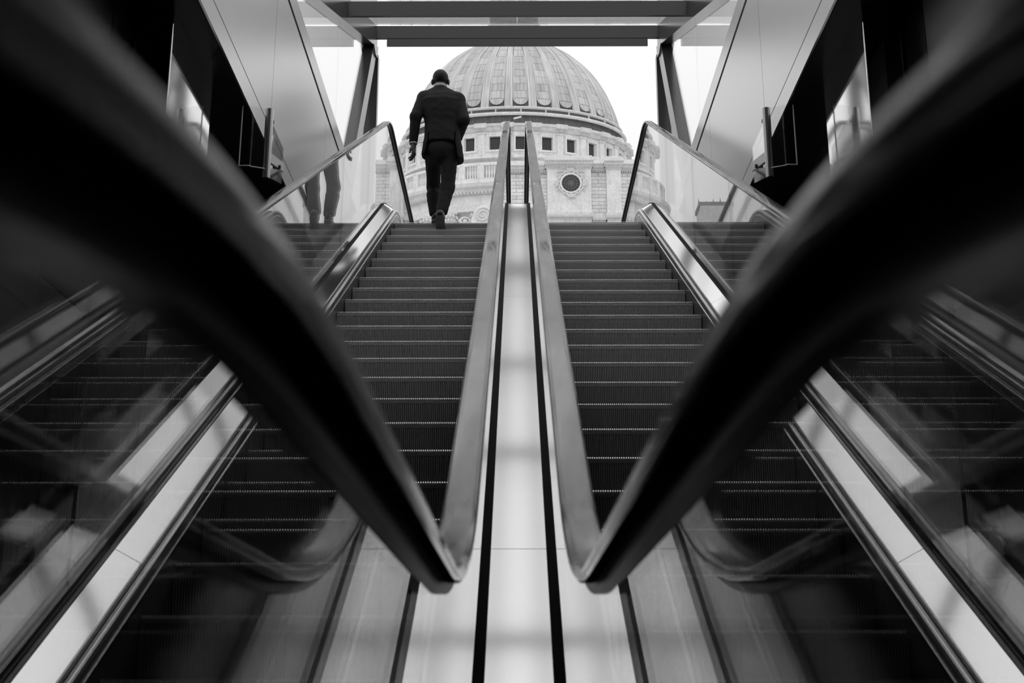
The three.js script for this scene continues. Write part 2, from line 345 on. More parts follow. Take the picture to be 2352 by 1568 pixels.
// ---------------------------------------------------------------- clear guards beside the handrails
for (const s of [-1, 1]) {
  const g = tag(group('ceiling_guard'), `clear acrylic guard hanging under the steel fascia on the ${s < 0 ? 'left, above the climbing man\'s escalator' : 'right, above the empty escalator'}`, 'guard');
  const gx = 1.475;
  // sheet with a rolled front edge
  const zf = 6.62;
  const sheet = []; // plan outline of the sheet as (x, z) strip
  for (let k = 0; k <= 10; k++) { const t = k / 10; sheet.push([gx - 0.0 + 0.08 * (1 - Math.cos(Math.PI * t)) / 2 + 0.0, zf - 0.02 - 0.05 * t]); }
  sheet.push([gx + 0.14, zf - 0.07]);
  const pos = [], idx = [], n = sheet.length;
  for (const [x, z] of sheet) pos.push(s * x, 2.93 + EYE, -z, s * x, 3.31 + EYE, -z);
  for (let i = 0; i < n - 1; i++) idx.push(2 * i, 2 * i + 1, 2 * i + 2, 2 * i + 1, 2 * i + 3, 2 * i + 2);
  const sg = new THREE.BufferGeometry(); sg.setAttribute('position', new THREE.Float32BufferAttribute(pos, 3)); sg.setIndex(idx); sg.computeVertexNormals();
  put('curved_sheet', sg, M.acrylic, g);
  const rim = new THREE.CatmullRomCurve3(sheet.map(([x, z]) => V(s * x, 2.93, z)));
  put('sheet_edge', new THREE.TubeGeometry(rim, 20, 0.004, 6), M.acrylicEdge, g);
  const outer = new THREE.CylinderGeometry(0.004, 0.004, 0.38, 6); outer.translate(s * (gx + 0.14), 3.12 + EYE, -(zf - 0.07));
  put('sheet_edge', outer, M.acrylicEdge, g);
  const tube = new THREE.CylinderGeometry(0.024, 0.024, 0.44, 16); tube.translate(s * (gx - 0.005), 3.1 + EYE, -zf);
  put('edge_tube', tube, M.steelTrim, g);
  put('side_plate', plate([[zf, 2.9], [zf + 0.5, 3.06], [zf + 0.5, 3.3], [zf, 3.3]], s * (gx + 0.004), s * (gx + 0.012)), s < 0 ? M.acrylic : M.acrylic, g);
  put('cross_bar', plate([[zf, 3.0], [zf + 0.5, 3.14], [zf + 0.5, 3.2], [zf, 3.06]], s * (gx - 0.006), s * (gx + 0.004)), M.acrylicEdge, g);
  for (const [z, u] of [[zf + 0.06, 3.27], [zf + 0.33, 3.1]]) { const b = new THREE.CylinderGeometry(0.012, 0.012, 0.03, 12); b.rotateZ(Math.PI / 2); b.translate(s * (gx - 0.005), u + EYE, -z); put('bolt', b, M.paintedDark, g); }

  const d = tag(group('deck_barrier'), `clear acrylic barrier standing on the outer deck of the ${s < 0 ? 'left' : 'right'} escalator`, 'barrier');
  const z = 3.85, x0 = 1.397, x1 = 1.513, ub = deckU(z) + 0.004, ut = 0.975;
  put('end_plate', box(s * x0, s * x1, ub, ut, z, z + 0.008), M.acrylic, d);
  put('side_plate', plate([[z, ub], [z + 1.3, deckU(z + 1.3) + 0.004], [z + 1.3, ut + 0.75], [z, ut]], s * (x1 - 0.008), s * x1), M.acrylic, d);
  for (const x of [x0, x1]) put('plate_edge', box(s * (x - 0.006), s * (x + 0.006), ub, ut, z - 0.004, z), M.acrylicEdge, d);
  if (s > 0) put('clamp', box(1.43, 1.475, ub - 0.004, ub + 0.06, z - 0.12, z - 0.02, 0.006), M.seal, d);
  put('plate_edge', box(s * x0, s * x1, ut, ut + 0.008, z - 0.003, z + 0.01), M.acrylicEdge, d);
  put('plate_edge', plate([[z, ut], [z + 1.3, ut + 0.75], [z + 1.3, ut + 0.758], [z, ut + 0.008]], s * (x1 - 0.01), s * x1), M.acrylicEdge, d);
}
// ---------------------------------------------------------------- domed cathedral beyond the landing
{
  const CZ = 150, B = 0.575, c = tag(group('cathedral'), 'stone cathedral with a ribbed lead dome, seen through the canopy', 'cathedral');
  c.position.copy(V(-0.41, 0, CZ)); // own axes: x right, y = height above the eye, z towards the viewer; the plan is shallower than it is wide
  const at = (r, phi, u) => new THREE.Vector3(r * Math.sin(phi), u, B * r * Math.cos(phi));
  const N = 28, STEP = 2 * Math.PI / N, PH0 = 0.062;
  const bays = Array.from({ length: N }, (_, k) => { let p = PH0 + k * STEP; if (p > Math.PI) p -= 2 * Math.PI; return p; });
  const near = bays.filter((p) => Math.abs(p) < 1.75);
  // surface over (phi, profile)
  function turned(prof, p0, p1, seg, crease = 0.5) {
    const pos = [], uv = [], idx = [], P = prof.length;
    let L = 0; const ls = prof.map((q, i) => (L += i ? Math.hypot(q[0] - prof[i - 1][0], q[1] - prof[i - 1][1]) : 0));
    for (let i = 0; i <= seg; i++) for (let k = 0; k < P; k++) { const phi = lerp(p0, p1, i / seg), v = at(prof[k][0], phi, prof[k][1]); pos.push(v.x, v.y, v.z); uv.push(phi * 15, ls[k]); }
    for (let i = 0; i < seg; i++) for (let k = 0; k < P - 1; k++) { const a = i * P + k, b = a + 1, d = a + P, e = d + 1; idx.push(a, d, b, b, d, e); }
    const g = new THREE.BufferGeometry(); g.setAttribute('position', new THREE.Float32BufferAttribute(pos, 3)); g.setAttribute('uv', new THREE.Float32BufferAttribute(uv, 2)); g.setIndex(idx);
    return toCreasedNormals(g, crease);
  }
  // closed block on the curve: phi p0..p1, radius r0..r1, height u0..u1
  const block = (p0, p1, r0, r1, u0, u1, seg = 2) => {
    const a = turned([[r0, u0], [r1, u0], [r1, u1], [r0, u1], [r0, u0]], p0, p1, seg, 0.3), list = [a];
    for (const p of [p0, p1]) { const q = [at(r0, p, u0), at(r1, p, u0), at(r1, p, u1), at(r0, p, u1)], g = new THREE.BufferGeometry(); g.setAttribute('position', new THREE.Float32BufferAttribute([q[0], q[1], q[2], q[0], q[2], q[3]].flatMap((v) => v.toArray()), 3)); g.computeVertexNormals(); list.push(g); }
    return merge(list);
  };
  const full = (prof, crease) => turned(prof, -Math.PI, Math.PI, 112, crease);
  const torus = (r, u, t) => full(Array.from({ length: 13 }, (_, k) => [r + t * Math.cos(k * Math.PI / 6), u + t * Math.sin(k * Math.PI / 6)]), 1);
  // --- dome
  const dome = group('dome', c), R = 14.1, DU = 68, DH = 17;
  const dr = (u) => R * Math.sqrt(Math.max(0, 1 - ((u - DU) / DH) ** 2));
  const us = (a, b, n) => Array.from({ length: n + 1 }, (_, k) => DU + DH * Math.sin(lerp(Math.asin((a - DU) / DH), Math.asin((b - DU) / DH), k / n)));
  put('dome_shell', full(us(69, 84.9, 40).map((u) => [dr(u) - 0.14, u]), 1), M.leadDark, dome);
  const strip = (phi, hw, u0, u1, rise, n, edge = 0.05) => { // raised band running up the dome, hw in units of the bay angle
    const L = us(u0, u1, n), pos = [], uv = [], idx = [], cs = [[-1, -0.16], [-1, rise - edge], [-0.86, rise], [-0.45, rise + edge * 0.6], [0.45, rise + edge * 0.6], [0.86, rise], [1, rise - edge], [1, -0.16]];
    L.forEach((u, i) => cs.forEach(([w, h]) => { const v = at(dr(u) + h, phi + w * hw, u); pos.push(v.x, v.y + h * 0.3, v.z); uv.push(w * hw * 14 + phi * 9, u); }));
    const P = cs.length; for (let i = 0; i < n; i++) for (let k = 0; k < P - 1; k++) { const a = i * P + k; idx.push(a, a + P, a + 1, a + 1, a + P, a + P + 1); }
    for (const [o, f] of [[0, 0], [n * P, 1]]) for (let k = 1; k < P - 1; k++) f ? idx.push(o, o + k + 1, o + k) : idx.push(o, o + k, o + k + 1);
    const g = new THREE.BufferGeometry(); g.setAttribute('position', new THREE.Float32BufferAttribute(pos, 3)); g.setAttribute('uv', new THREE.Float32BufferAttribute(uv, 2)); g.setIndex(idx); return toCreasedNormals(g, 0.5);
  };
  const leads = [M.lead, M.leadB, M.leadC, M.lead];
  bays.forEach((p, i) => {
    put('rib', strip(p + STEP / 2, STEP * 0.17, 71.4, 84.2, 0.16, 18), M.leadRib, dome);
    put('roll', strip(p + STEP / 2, STEP * 0.065, 71.4, 84.2, 0.32, 18, 0.12), i % 3 ? M.leadRib : M.leadB, dome);
    if (Math.abs(p) > 1.75) return;
    const hw = STEP * 0.295, ub = 71.95, cuts = [ub + 0.95, ub + 2.1, 75.2, 76.35, 77.5, 78.7, 79.9, 81.2, 82.6, 84];
    for (let k = 0; k < cuts.length - 1; k++) put('lead_sheet', strip(p, hw, cuts[k] + 0.025, cuts[k + 1] - 0.025, 0.05, 2, 0.02), leads[(i * 3 + k * 2 + (k * i) % 3) % 4], dome);
    // rounded foot of the bay with its raised rim
    const foot = new THREE.Shape(), pts = [], n = 12;
    for (let k = 0; k <= n; k++) { const a = Math.PI + Math.PI * k / n; pts.push([Math.cos(a), Math.sin(a)]); }
    const pos = [], idx = [], u0 = ub + 0.93, rad = 0.93;
    const onDome = (w, u, h) => { const v = at(dr(u) + h, p + w * hw, u); return [v.x, v.y, v.z]; };
    pos.push(...onDome(0, u0, 0.06)); pts.forEach(([w, q]) => pos.push(...onDome(w, u0 + q * rad, 0.05))); pts.forEach(([w, q]) => pos.push(...onDome(w, u0 + q * rad, -0.15)));
    for (let k = 0; k < n; k++) { idx.push(0, 1 + k, 2 + k); const a = 1 + k, b = a + n + 1; idx.push(a, b, a + 1, a + 1, b, b + 1); }
    const g = new THREE.BufferGeometry(); g.setAttribute('position', new THREE.Float32BufferAttribute(pos, 3)); g.setAttribute('uv', new THREE.Float32BufferAttribute(pos.flatMap((_, q) => q % 3 ? [] : [pos[q], pos[q + 1]]), 2)); g.setIndex(idx);
    put('lead_sheet', toCreasedNormals(g, 0.6), leads[i % 3], dome);
    const rim = []; for (let k = 0; k <= 6; k++) rim.push(new THREE.Vector3(...onDome(-1, lerp(80, u0, k / 6), 0.08))); pts.slice(1, -1).forEach(([w, q]) => rim.push(new THREE.Vector3(...onDome(w, u0 + q * rad, 0.08)))); for (let k = 0; k <= 6; k++) rim.push(new THREE.Vector3(...onDome(1, lerp(u0, 80, k / 6), 0.08)));
    put('rim', new THREE.TubeGeometry(new THREE.CatmullRomCurve3(rim), 40, 0.075, 5), M.leadRib, dome);
  });
  put('ring_moulding', torus(14.3, 71.35, 0.22), M.stone3, dome);
  put('ring_moulding', torus(14.75, 70.4, 0.24), M.stone2, dome);
  put('ring_moulding', full([[14.2, 71.2], [14.35, 70.6], [14.3, 69.9], [14.45, 69.0]]), M.leadDark, dome);
  bays.filter((p) => Math.abs(p) < 1.75).forEach((p) => put('lead_clip', block(p - 0.006, p + 0.006, 14.2, 14.42, 70.5, 71.2, 1), M.leadRib, dome));
  // --- lantern
  const lan = group('lantern', c);
  put('gallery', full([[3.0, 86.6], [3.7, 87.3], [3.7, 87.6], [3.2, 87.7], [3.2, 88.5]]), M.stone3, lan);
  put('core', full([[2.4, 84.5], [2.4, 93], [1.6, 94.5], [1.2, 98], [0.3, 101], [0.02, 104]]), M.stone3, lan);
  for (let k = 0; k < 12; k++) put('column', new THREE.CylinderGeometry(0.3, 0.33, 4.6, 8).translate(...at(3.0, k * Math.PI / 6 + 0.1, 90.5).toArray()), M.stone2, lan);
  put('cornice', full([[2.5, 92.6], [3.4, 93], [3.4, 93.4], [2.4, 93.6]]), M.stone3, lan);
  // --- attic with square windows
  const att = group('attic', c), W0 = 65.4, W1 = 67.25;
  put('attic_core', full([[14.2, 60], [14.2, 69.2]]), M.windowDark, att);
  put('cornice', full([[14.9, 68.05], [15.25, 68.2], [15.25, 68.45], [15.6, 68.55], [15.65, 68.85], [14.4, 69.15]], 0.3), M.stone2, att);
  put('string_course', full([[14.8, 64.2], [15.15, 64.3], [15.15, 64.65], [14.85, 64.75]], 0.3), M.stone, att);
  put('wall_band', full([[14.85, 67.35], [14.85, 68.1]]), M.stone, att);
  put('wall_band', full([[14.25, 60], [14.25, 64.1], [14.85, 64.2], [14.85, 65.25]], 0.3), M.stone, att);
  const dent = []; for (let k = 0; k < 280; k++) { const p = -1.7 + 3.4 * k / 280; dent.push(block(p, p + 0.0068, 14.9, 15.17, 67.95, 68.2, 1)); }
  put('dentils', merge(dent), M.stone, att).userData.kind = 'stuff';
  near.forEach((p, i) => {
    const ww = 0.048, st = [M.stone, M.stone2][i % 2];
    put('wall_pier', block(p + ww + 0.006, p + STEP - ww - 0.006, 14.3, 14.86, 65.2, 67.4, 3), st, att);
    put('pilaster', block(p + STEP / 2 - 0.027, p + STEP / 2 + 0.027, 14.8, 15.1, 64.7, 67.6, 2), M.stone, att);
    put('pilaster_cap', block(p + STEP / 2 - 0.036, p + STEP / 2 + 0.036, 14.8, 15.2, 67.55, 67.85, 2), M.stone2, att);
    put('cornice_break', block(p + STEP / 2 - 0.05, p + STEP / 2 + 0.05, 15.0, 15.85, 68.3, 68.9, 2), M.stone2, att);
    // window frame
    const f = put('window_frame', merge([block(p - ww - 0.014, p - ww, 14.3, 15.0, W0 - 0.15, W1 + 0.15, 1), block(p + ww, p + ww + 0.014, 14.3, 15.0, W0 - 0.15, W1 + 0.15, 1), block(p - ww - 0.014, p + ww + 0.014, 14.3, 15.0, W1, W1 + 0.25, 1), block(p - ww - 0.024, p + ww + 0.024, 14.3, 15.1, W0 - 0.25, W0, 1), block(p - ww * 0.6, p + ww * 0.6, 14.8, 15.05, W1 + 0.25, W1 + 0.36, 1)]), M.stone, att);
    void f;
    put('window_pane', block(p - ww, p + ww, 14.25, 14.42, W0, W1, 1), M.windowDark, att);
    put('window_apron', block(p - ww * 0.8, p + ww * 0.8, 14.8, 14.98, 64.85, W0 - 0.4, 1), M.stone2, att);
  });
  put('downpipe', new THREE.CylinderGeometry(0.09, 0.09, 4, 6).translate(...at(15.15, -0.03, 66.3).toArray()), M.leadDark, att);
  const fl = new THREE.BoxGeometry(1.0, 0.16, 0.2); fl.rotateZ(0.25); fl.translate(...at(15.5, 0.03, 69.6).toArray());
  put('floodlight', fl, M.stone, att);
  // --- gallery with balustrade and the colonnade under it
  const gal = group('gallery', c);
  put('cornice', full([[15.2, 59.3], [16.3, 59.6], [16.3, 59.9], [16.9, 60.1], [17.0, 60.5], [15.8, 60.75], [14.9, 60.75]], 0.3), M.stone2, gal);
  put('frieze', full([[15.35, 57.9], [15.45, 58.05], [15.35, 58.2], [15.35, 59.3]], 0.3), M.stone, gal);
  put('inner_wall', full([[14.3, 44], [14.3, 57.9]]), M.stone2, gal);
  put('architrave', full([[14.2, 57.2], [15.5, 57.2], [15.5, 57.5], [15.6, 57.9], [15.2, 57.95]], 0.3), M.stone, gal);
  const mod = []; for (let k = 0; k < 60; k++) { const p = -1.65 + 1.75 * k / 60; mod.push(block(p, p + 0.014, 15.3, 16.3, 59.35, 59.65, 1)); }
  put('modillions', merge(mod), M.stone2, gal).userData.kind = 'stuff';
  put('plinth', full([[15.6, 60.7], [16.2, 60.75], [16.2, 61.3], [15.7, 61.35]], 0.3), M.stone, gal);
  put('top_rail', full([[15.65, 63.0], [16.25, 63.0], [16.3, 63.2], [16.2, 63.4], [15.7, 63.45], [15.65, 63.0]], 0.3), M.stone, gal);
  const bal = new THREE.LatheGeometry([[0.14, 0], [0.16, 0.12], [0.09, 0.22], [0.17, 0.62], [0.15, 0.9], [0.08, 1.25], [0.13, 1.5], [0.15, 1.68]].map(([x, y]) => new THREE.Vector2(x, y)), 8);
  for (let k = 0; k < 11; k++) {
    const p0 = -1.5 + k * 0.155;
    put('pedestal', block(p0 - 0.028, p0 + 0.028, 15.6, 16.25, 61.3, 63.05, 1), M.stone, gal);
    for (let j = 0; j < 4; j++) { const b = put('baluster', bal, j % 2 ? M.stone : M.stone2, gal); b.position.copy(at(15.95, p0 + 0.045 + j * 0.0215, 61.32)); }
  }
  const colS = new THREE.CylinderGeometry(0.52, 0.6, 11, 16), leaf = new THREE.SphereGeometry(0.17, 6, 5);
  for (let k = 0; k < 6; k++) {
    const p = -0.3 - k * 0.255, base = at(15.0, p, 0);
    const col = put('column', colS, M.stone, gal); col.position.set(base.x, 49.8, base.z + 0.1);
    const list = [new THREE.CylinderGeometry(0.82, 0.5, 1.5, 14).translate(0, 56.1, 0), new THREE.BoxGeometry(1.75, 0.28, 1.5).translate(0, 57.02, 0)];
    for (let ring = 0; ring < 3; ring++) for (let j = 0; j < 12; j++) { const a = (j + ring * 0.5) * Math.PI / 6, q = 0.58 + ring * 0.14; list.push(leaf.clone().scale(1, 1.5, 1).translate(q * Math.sin(a), 55.6 + ring * 0.5, q * Math.cos(a))); }
    const cap = put('capital', merge(list), M.stone2, gal); cap.position.set(base.x, 0, base.z + 0.1);
    const pm = p - 0.1275, q = at(14.6, pm, 0);
    put('wall_panel', block(pm - 0.06, pm + 0.06, 14.2, 14.7, 52, 55, 1), M.stone, gal);
    const car = [new THREE.TorusGeometry(0.5, 0.13, 6, 18).scale(1.25, 1, 1), leaf.clone().scale(2, 1.6, 1.5)];
    for (let j = 0; j < 9; j++) car.push(leaf.clone().translate(-1 + j * 0.25, 0.35 - Math.sin(j / 8 * Math.PI) * 0.75, 0.05));
    const ca = put('carved_swag', merge(car), M.stone, gal); ca.position.set(q.x, 56.1, q.z + 0.12);
  }
  // --- nearer block with the round window
  const blk = group('corner_block', c), BZ = (z) => CZ - z; // z given as distance from the eye
  const wallSeg = (x0, x1, zf, u0, u1, mat, name, zb = zf + 6) => put(name, box(x0, x1, u0 - EYE, u1 - EYE, -BZ(zf), -BZ(zb), 0), mat, blk);
  const plan = [[-0.4, 3.75, 127.6, 1], [3.75, 8.6, 126.2, 0], [8.6, 10.35, 127.2, 1], [10.35, 11.95, 126.4, 0], [11.95, 13.6, 127.3, 1]];
  for (const [x0, x1, z, ash] of plan) {
    wallSeg(x0, x1, z + (ash ? 0.12 : 0), 30, 56.4, ash ? M.stone3 : M.stone, 'wall');
    const k = ash ? 0 : 0.12;
    wallSeg(x0 - k, x1 + k, z - 0.2, 56.2, 56.42, M.stone2, 'cornice'); wallSeg(x0 - 2 * k, x1 + 2 * k, z - 0.5, 56.42, 56.75, M.stone2, 'cornice'); wallSeg(x0 - 2.5 * k, x1 + 2.5 * k, z - 0.75, 56.75, 57.1, M.stone, 'cornice');
    wallSeg(x0 - k, x1 + k, z - 0.25, 57.1, 57.5, M.stone2, 'parapet');
    wallSeg(x0 - k, x1 + k, z - 0.35, 50.35, 50.7, M.stone2, 'string_course'); wallSeg(x0 - k, x1 + k, z - 0.55, 50.1, 50.35, M.stone3, 'string_course');
    const dl = []; for (let x = x0; x < x1; x += 0.2) dl.push(box(x, x + 0.11, 56.0 - EYE, 56.2 - EYE, -BZ(z - 0.16), -BZ(z + 0.1)));
    put('dentils', merge(dl), M.stone, blk).userData.kind = 'stuff';
    if (!ash) continue;
    const rowsN = 12, h = (55.95 - 50.75) / rowsN;
    for (let r = 0; r < rowsN; r++) {
      const u = 50.75 + r * h, n = Math.max(1, Math.round((x1 - x0) / 1.4)), w = (x1 - x0) / n, off = r % 2 ? w / 2 : 0;
      for (let q = r % 2 ? -1 : 0; q < n; q++) {
        const a = Math.max(x0, x0 + q * w + off), b = Math.min(x1, x0 + (q + 1) * w + off); if (b - a < 0.15) continue;
        wallSeg(a + 0.022, b - 0.022, z + (rnd() - 0.5) * 0.015, u + 0.022, u + h - 0.022, [M.stone, M.stone2, M.stone][(r * 5 + q * 3 + 9) % 3], 'ashlar_block', z + 0.2);
      }
    }
  }
  // round window with a carved wreath
  const wx = 6.0 + 0.41 - 0.05, wu = 54.25, wz = BZ(126.2);
  const disc = (r, d, z) => { const g = new THREE.CylinderGeometry(r, r, d, 40); g.rotateX(Math.PI / 2); g.translate(wx, wu, wz + z); return g; };
  put('window_pane', disc(1.0, 0.05, 0.03), M.windowDark, blk);
  const bars = [];
  for (const r of [0.35, 0.7]) bars.push(new THREE.TorusGeometry(r, 0.018, 4, 32).translate(wx, wu, wz + 0.07));
  for (let k = 0; k < 8; k++) bars.push(new THREE.BoxGeometry(1.96, 0.03, 0.03).rotateZ(k * Math.PI / 8).translate(wx, wu, wz + 0.07));
  put('window_bars', merge(bars), M.stoneDark, blk);
  put('window_surround', new THREE.TorusGeometry(1.13, 0.13, 8, 48).translate(wx, wu, wz + 0.06), M.stone, blk);
  const wr = []; for (let k = 0; k < 44; k++) { const a = k * 2 * Math.PI / 44, r = 1.36 + 0.05 * (k % 3); wr.push(new THREE.SphereGeometry(0.12 + 0.03 * (k % 2), 6, 5).translate(wx + r * Math.cos(a), wu + r * Math.sin(a), wz + 0.1)); }
  for (const a of [0, 1, 2, 3]) for (let j = 0; j < 9; j++) { const r = 1.5 + 0.1 * (j % 3), t = a * Math.PI / 2 + (j - 4) * 0.055; wr.push(new THREE.SphereGeometry(0.13, 6, 5).translate(wx + r * Math.cos(t), wu + r * Math.sin(t), wz + 0.16)); }
  put('wreath', merge(wr), M.stone2, blk);
  for (const [x0, x1, u0, u1] of [[-1.55, -0.35, 1.3, 1.55], [0.35, 1.55, 1.3, 1.55]]) put('carved_moulding', new THREE.BoxGeometry(x1 - x0, u1 - u0, 0.16).translate(wx + (x0 + x1) / 2, wu + (u0 + u1) / 2, wz + 0.06), M.stone3, blk);
  for (const sx of [-1, 1]) for (let k = 0; k < 9; k++) put('carved_drop', new THREE.SphereGeometry(0.1 + 0.03 * (k % 2), 6, 5).translate(wx + sx * 1.5, wu + 1.2 - k * 0.27, wz + 0.04), M.stone2, blk);
  // scrolled buttress left of the block
  const sc = new THREE.Shape(); sc.moveTo(-4.9, 49); sc.bezierCurveTo(-5, 50.8, -4.3, 51.6, -3.6, 51.7); sc.bezierCurveTo(-3, 51.8, -2.7, 52.1, -2.3, 52.6); sc.bezierCurveTo(-1.8, 53.2, -1.2, 53.3, -0.6, 53.4); sc.lineTo(-0.4, 49); sc.closePath();
  const sg = new THREE.ExtrudeGeometry(sc, { depth: 1.2, bevelEnabled: true, bevelSize: 0.08, bevelThickness: 0.08, bevelSegments: 2, curveSegments: 16 }); sg.translate(0.3, 0, BZ(127.6));
  put('scroll_buttress', sg, M.stone, blk);
  const sp = []; for (let k = 0; k <= 60; k++) { const a = k / 60 * 4.5 * Math.PI, r = 0.95 * (1 - k / 66); sp.push(new THREE.Vector3(-3.4 + r * Math.cos(a), 50.55 + r * Math.sin(a), BZ(127.6) + 1.32)); }
  put('volute', new THREE.TubeGeometry(new THREE.CatmullRomCurve3(sp), 120, 0.1, 6), M.stone2, blk);
  // --- body below, down to the street
  const body = group('lower_body', c);
  put('wall', full([[17.5, LAND], [17.5, 43], [16.8, 43.6], [14.2, 44]], 0.3), M.stone2, body);
  put('wall', box(-0.4, 13.6, LAND - EYE, 30 - EYE, -BZ(126.2), -BZ(134)), M.stone3, body);
}
// far roof with pinnacles, low over the left balustrade
{
  const f = tag(group('far_roof'), 'small far building with pinnacles low behind the left balustrade glass', 'building');
  f.position.copy(V(-26, 0, 165));
  const b = (x0, x1, u0, u1) => box(x0, x1, u0 - EYE, u1 - EYE, -2, 2);
  put('wall', b(-2, 2.6, LAND, 66.6), M.stone3, f); put('parapet', b(-2.2, 2.8, 66.6, 67.2), M.stoneDark, f);
  for (const [x, h] of [[-1.8, 0.9], [-0.6, 1.6], [0.4, 1.4], [1.4, 1.1], [2.5, 1.4]]) put('pinnacle', new THREE.ConeGeometry(0.22, h, 5).translate(x, 67.2 + h / 2, 0), M.stoneDark, f);
}
// ---------------------------------------------------------------- the man walking up
{
  // signed distances
  const cap = (p, a, b, ra, rb) => { // tapered capsule
    const bx = b[0] - a[0], by = b[1] - a[1], bz = b[2] - a[2], px = p[0] - a[0], py = p[1] - a[1], pz = p[2] - a[2];
    const t = clamp((px * bx + py * by + pz * bz) / (bx * bx + by * by + bz * bz), 0, 1);
    return Math.hypot(px - bx * t, py - by * t, pz - bz * t) - lerp(ra, rb, t);
  };
  const ell = (p, c, r) => { const x = (p[0] - c[0]) / r[0], y = (p[1] - c[1]) / r[1], z = (p[2] - c[2]) / r[2], k = Math.hypot(x, y, z); return (k - 1) * Math.min(r[0], r[1], r[2]); };
  const smin = (a, b, k) => { const h = clamp(0.5 + 0.5 * (b - a) / k, 0, 1); return lerp(b, a, h) - k * h * (1 - h); };
  // surface nets over a box
  function nets(f, lo, hi, cell) {
    const n = [0, 1, 2].map((i) => Math.ceil((hi[i] - lo[i]) / cell) + 1), [nx, ny, nz] = n, val = new Float32Array(nx * ny * nz), at = (i, j, k) => i + nx * (j + ny * k);
    const p = [0, 0, 0];
    for (let k = 0; k < nz; k++) for (let j = 0; j < ny; j++) for (let i = 0; i < nx; i++) { p[0] = lo[0] + i * cell; p[1] = lo[1] + j * cell; p[2] = lo[2] + k * cell; val[at(i, j, k)] = f(p); }
    const vid = new Int32Array(nx * ny * nz).fill(-1), pos = [], idx = [];
    for (let k = 0; k < nz - 1; k++) for (let j = 0; j < ny - 1; j++) for (let i = 0; i < nx - 1; i++) {
      let cnt = 0, sx = 0, sy = 0, sz = 0, neg = 0; const v = [];
      for (let q = 0; q < 8; q++) { const w = val[at(i + (q & 1), j + ((q >> 1) & 1), k + (q >> 2))]; v.push(w); if (w < 0) neg++; }
      if (!neg || neg === 8) continue;
      for (let a = 0; a < 8; a++) for (const d of [1, 2, 4]) { const b = a | d; if (a & d || (v[a] < 0) === (v[b] < 0)) continue; const t = v[a] / (v[a] - v[b]); cnt++; sx += (a & 1) + (d === 1 ? t : 0); sy += ((a >> 1) & 1) + (d === 2 ? t : 0); sz += (a >> 2) + (d === 4 ? t : 0); }
      vid[at(i, j, k)] = pos.length / 3; pos.push(lo[0] + (i + sx / cnt) * cell, lo[1] + (j + sy / cnt) * cell, lo[2] + (k + sz / cnt) * cell);
    }
    for (let k = 1; k < nz - 1; k++) for (let j = 1; j < ny - 1; j++) for (let i = 1; i < nx - 1; i++) {
      const s0 = val[at(i, j, k)] < 0;
      for (const [di, dj, dk, u, v] of [[1, 0, 0, [0, 1, 0], [0, 0, 1]], [0, 1, 0, [0, 0, 1], [1, 0, 0]], [0, 0, 1, [1, 0, 0], [0, 1, 0]]]) {
        const s1 = val[at(i + di, j + dj, k + dk)] < 0; if (s0 === s1) continue;
        const a = vid[at(i, j, k)], b = vid[at(i - u[0], j - u[1], k - u[2])], c = vid[at(i - u[0] - v[0], j - u[1] - v[1], k - u[2] - v[2])], d = vid[at(i - v[0], j - v[1], k - v[2])];
        if (a < 0 || b < 0 || c < 0 || d < 0) continue;
        s0 ? idx.push(a, b, c, a, c, d) : idx.push(a, c, b, a, d, c);
      }
    }
    const g = new THREE.BufferGeometry(); g.setAttribute('position', new THREE.Float32BufferAttribute(pos, 3)); g.setIndex(idx); g.computeVertexNormals(); return g;
  }
  const m = tag(group('person'), 'man in a dark suit walking up the escalator, seen from behind', 'person');
  m.position.copy(V(-0.745 - 0.003, noseU(10.979), 11.05));
  const fold = (p, s) => 0.005 * noise3.noise(p[0] * s, p[1] * s * 1.4 + 4, p[2] * s) + 0.003 * noise3.noise(p[0] * s * 2.3 + 9, p[1] * s * 3, p[2] * s * 2.3);
  // joints: x right, y up from the tread of the rear foot, z back towards the viewer
  const SL = [-0.178, 1.425, -0.02], EL = [-0.252, 1.185, 0.05], WL = [-0.275, 0.935, 0.0];
  const SR = [0.158, 1.405, -0.02], ER = [0.222, 1.145, 0.06], WR = [0.16, 1.06, -0.16];
  // jacket: heights with centre x, half width, half depth, centre z
  const rows = [[0.72, 0.015, 0.212, 0.135, -0.02], [0.85, 0.012, 0.2, 0.135, -0.01], [1.0, 0.008, 0.176, 0.125, 0], [1.12, 0.004, 0.168, 0.12, 0], [1.25, -0.006, 0.182, 0.13, 0.0], [1.36, -0.012, 0.2, 0.13, -0.005], [1.43, -0.016, 0.18, 0.11, -0.015], [1.48, -0.02, 0.12, 0.085, -0.03], [1.535, -0.022, 0.066, 0.066, -0.04]];
  const torso = (p) => {
    let i = 0; while (i < rows.length - 2 && p[1] > rows[i + 1][0]) i++;
    const a = rows[i], b = rows[i + 1], t = clamp((p[1] - a[0]) / (b[0] - a[0]), 0, 1), q = a.map((v, k) => lerp(v, b[k], t));
    const x = (p[0] - q[1]) / q[2], z = (p[2] - q[4]) / q[3], k = Math.pow(Math.abs(x) ** 2.6 + Math.abs(z) ** 2.4, 1 / 2.5);
    return Math.max((k - 1) * Math.min(q[2], q[3]) * 0.85, p[1] - 1.545);
  };
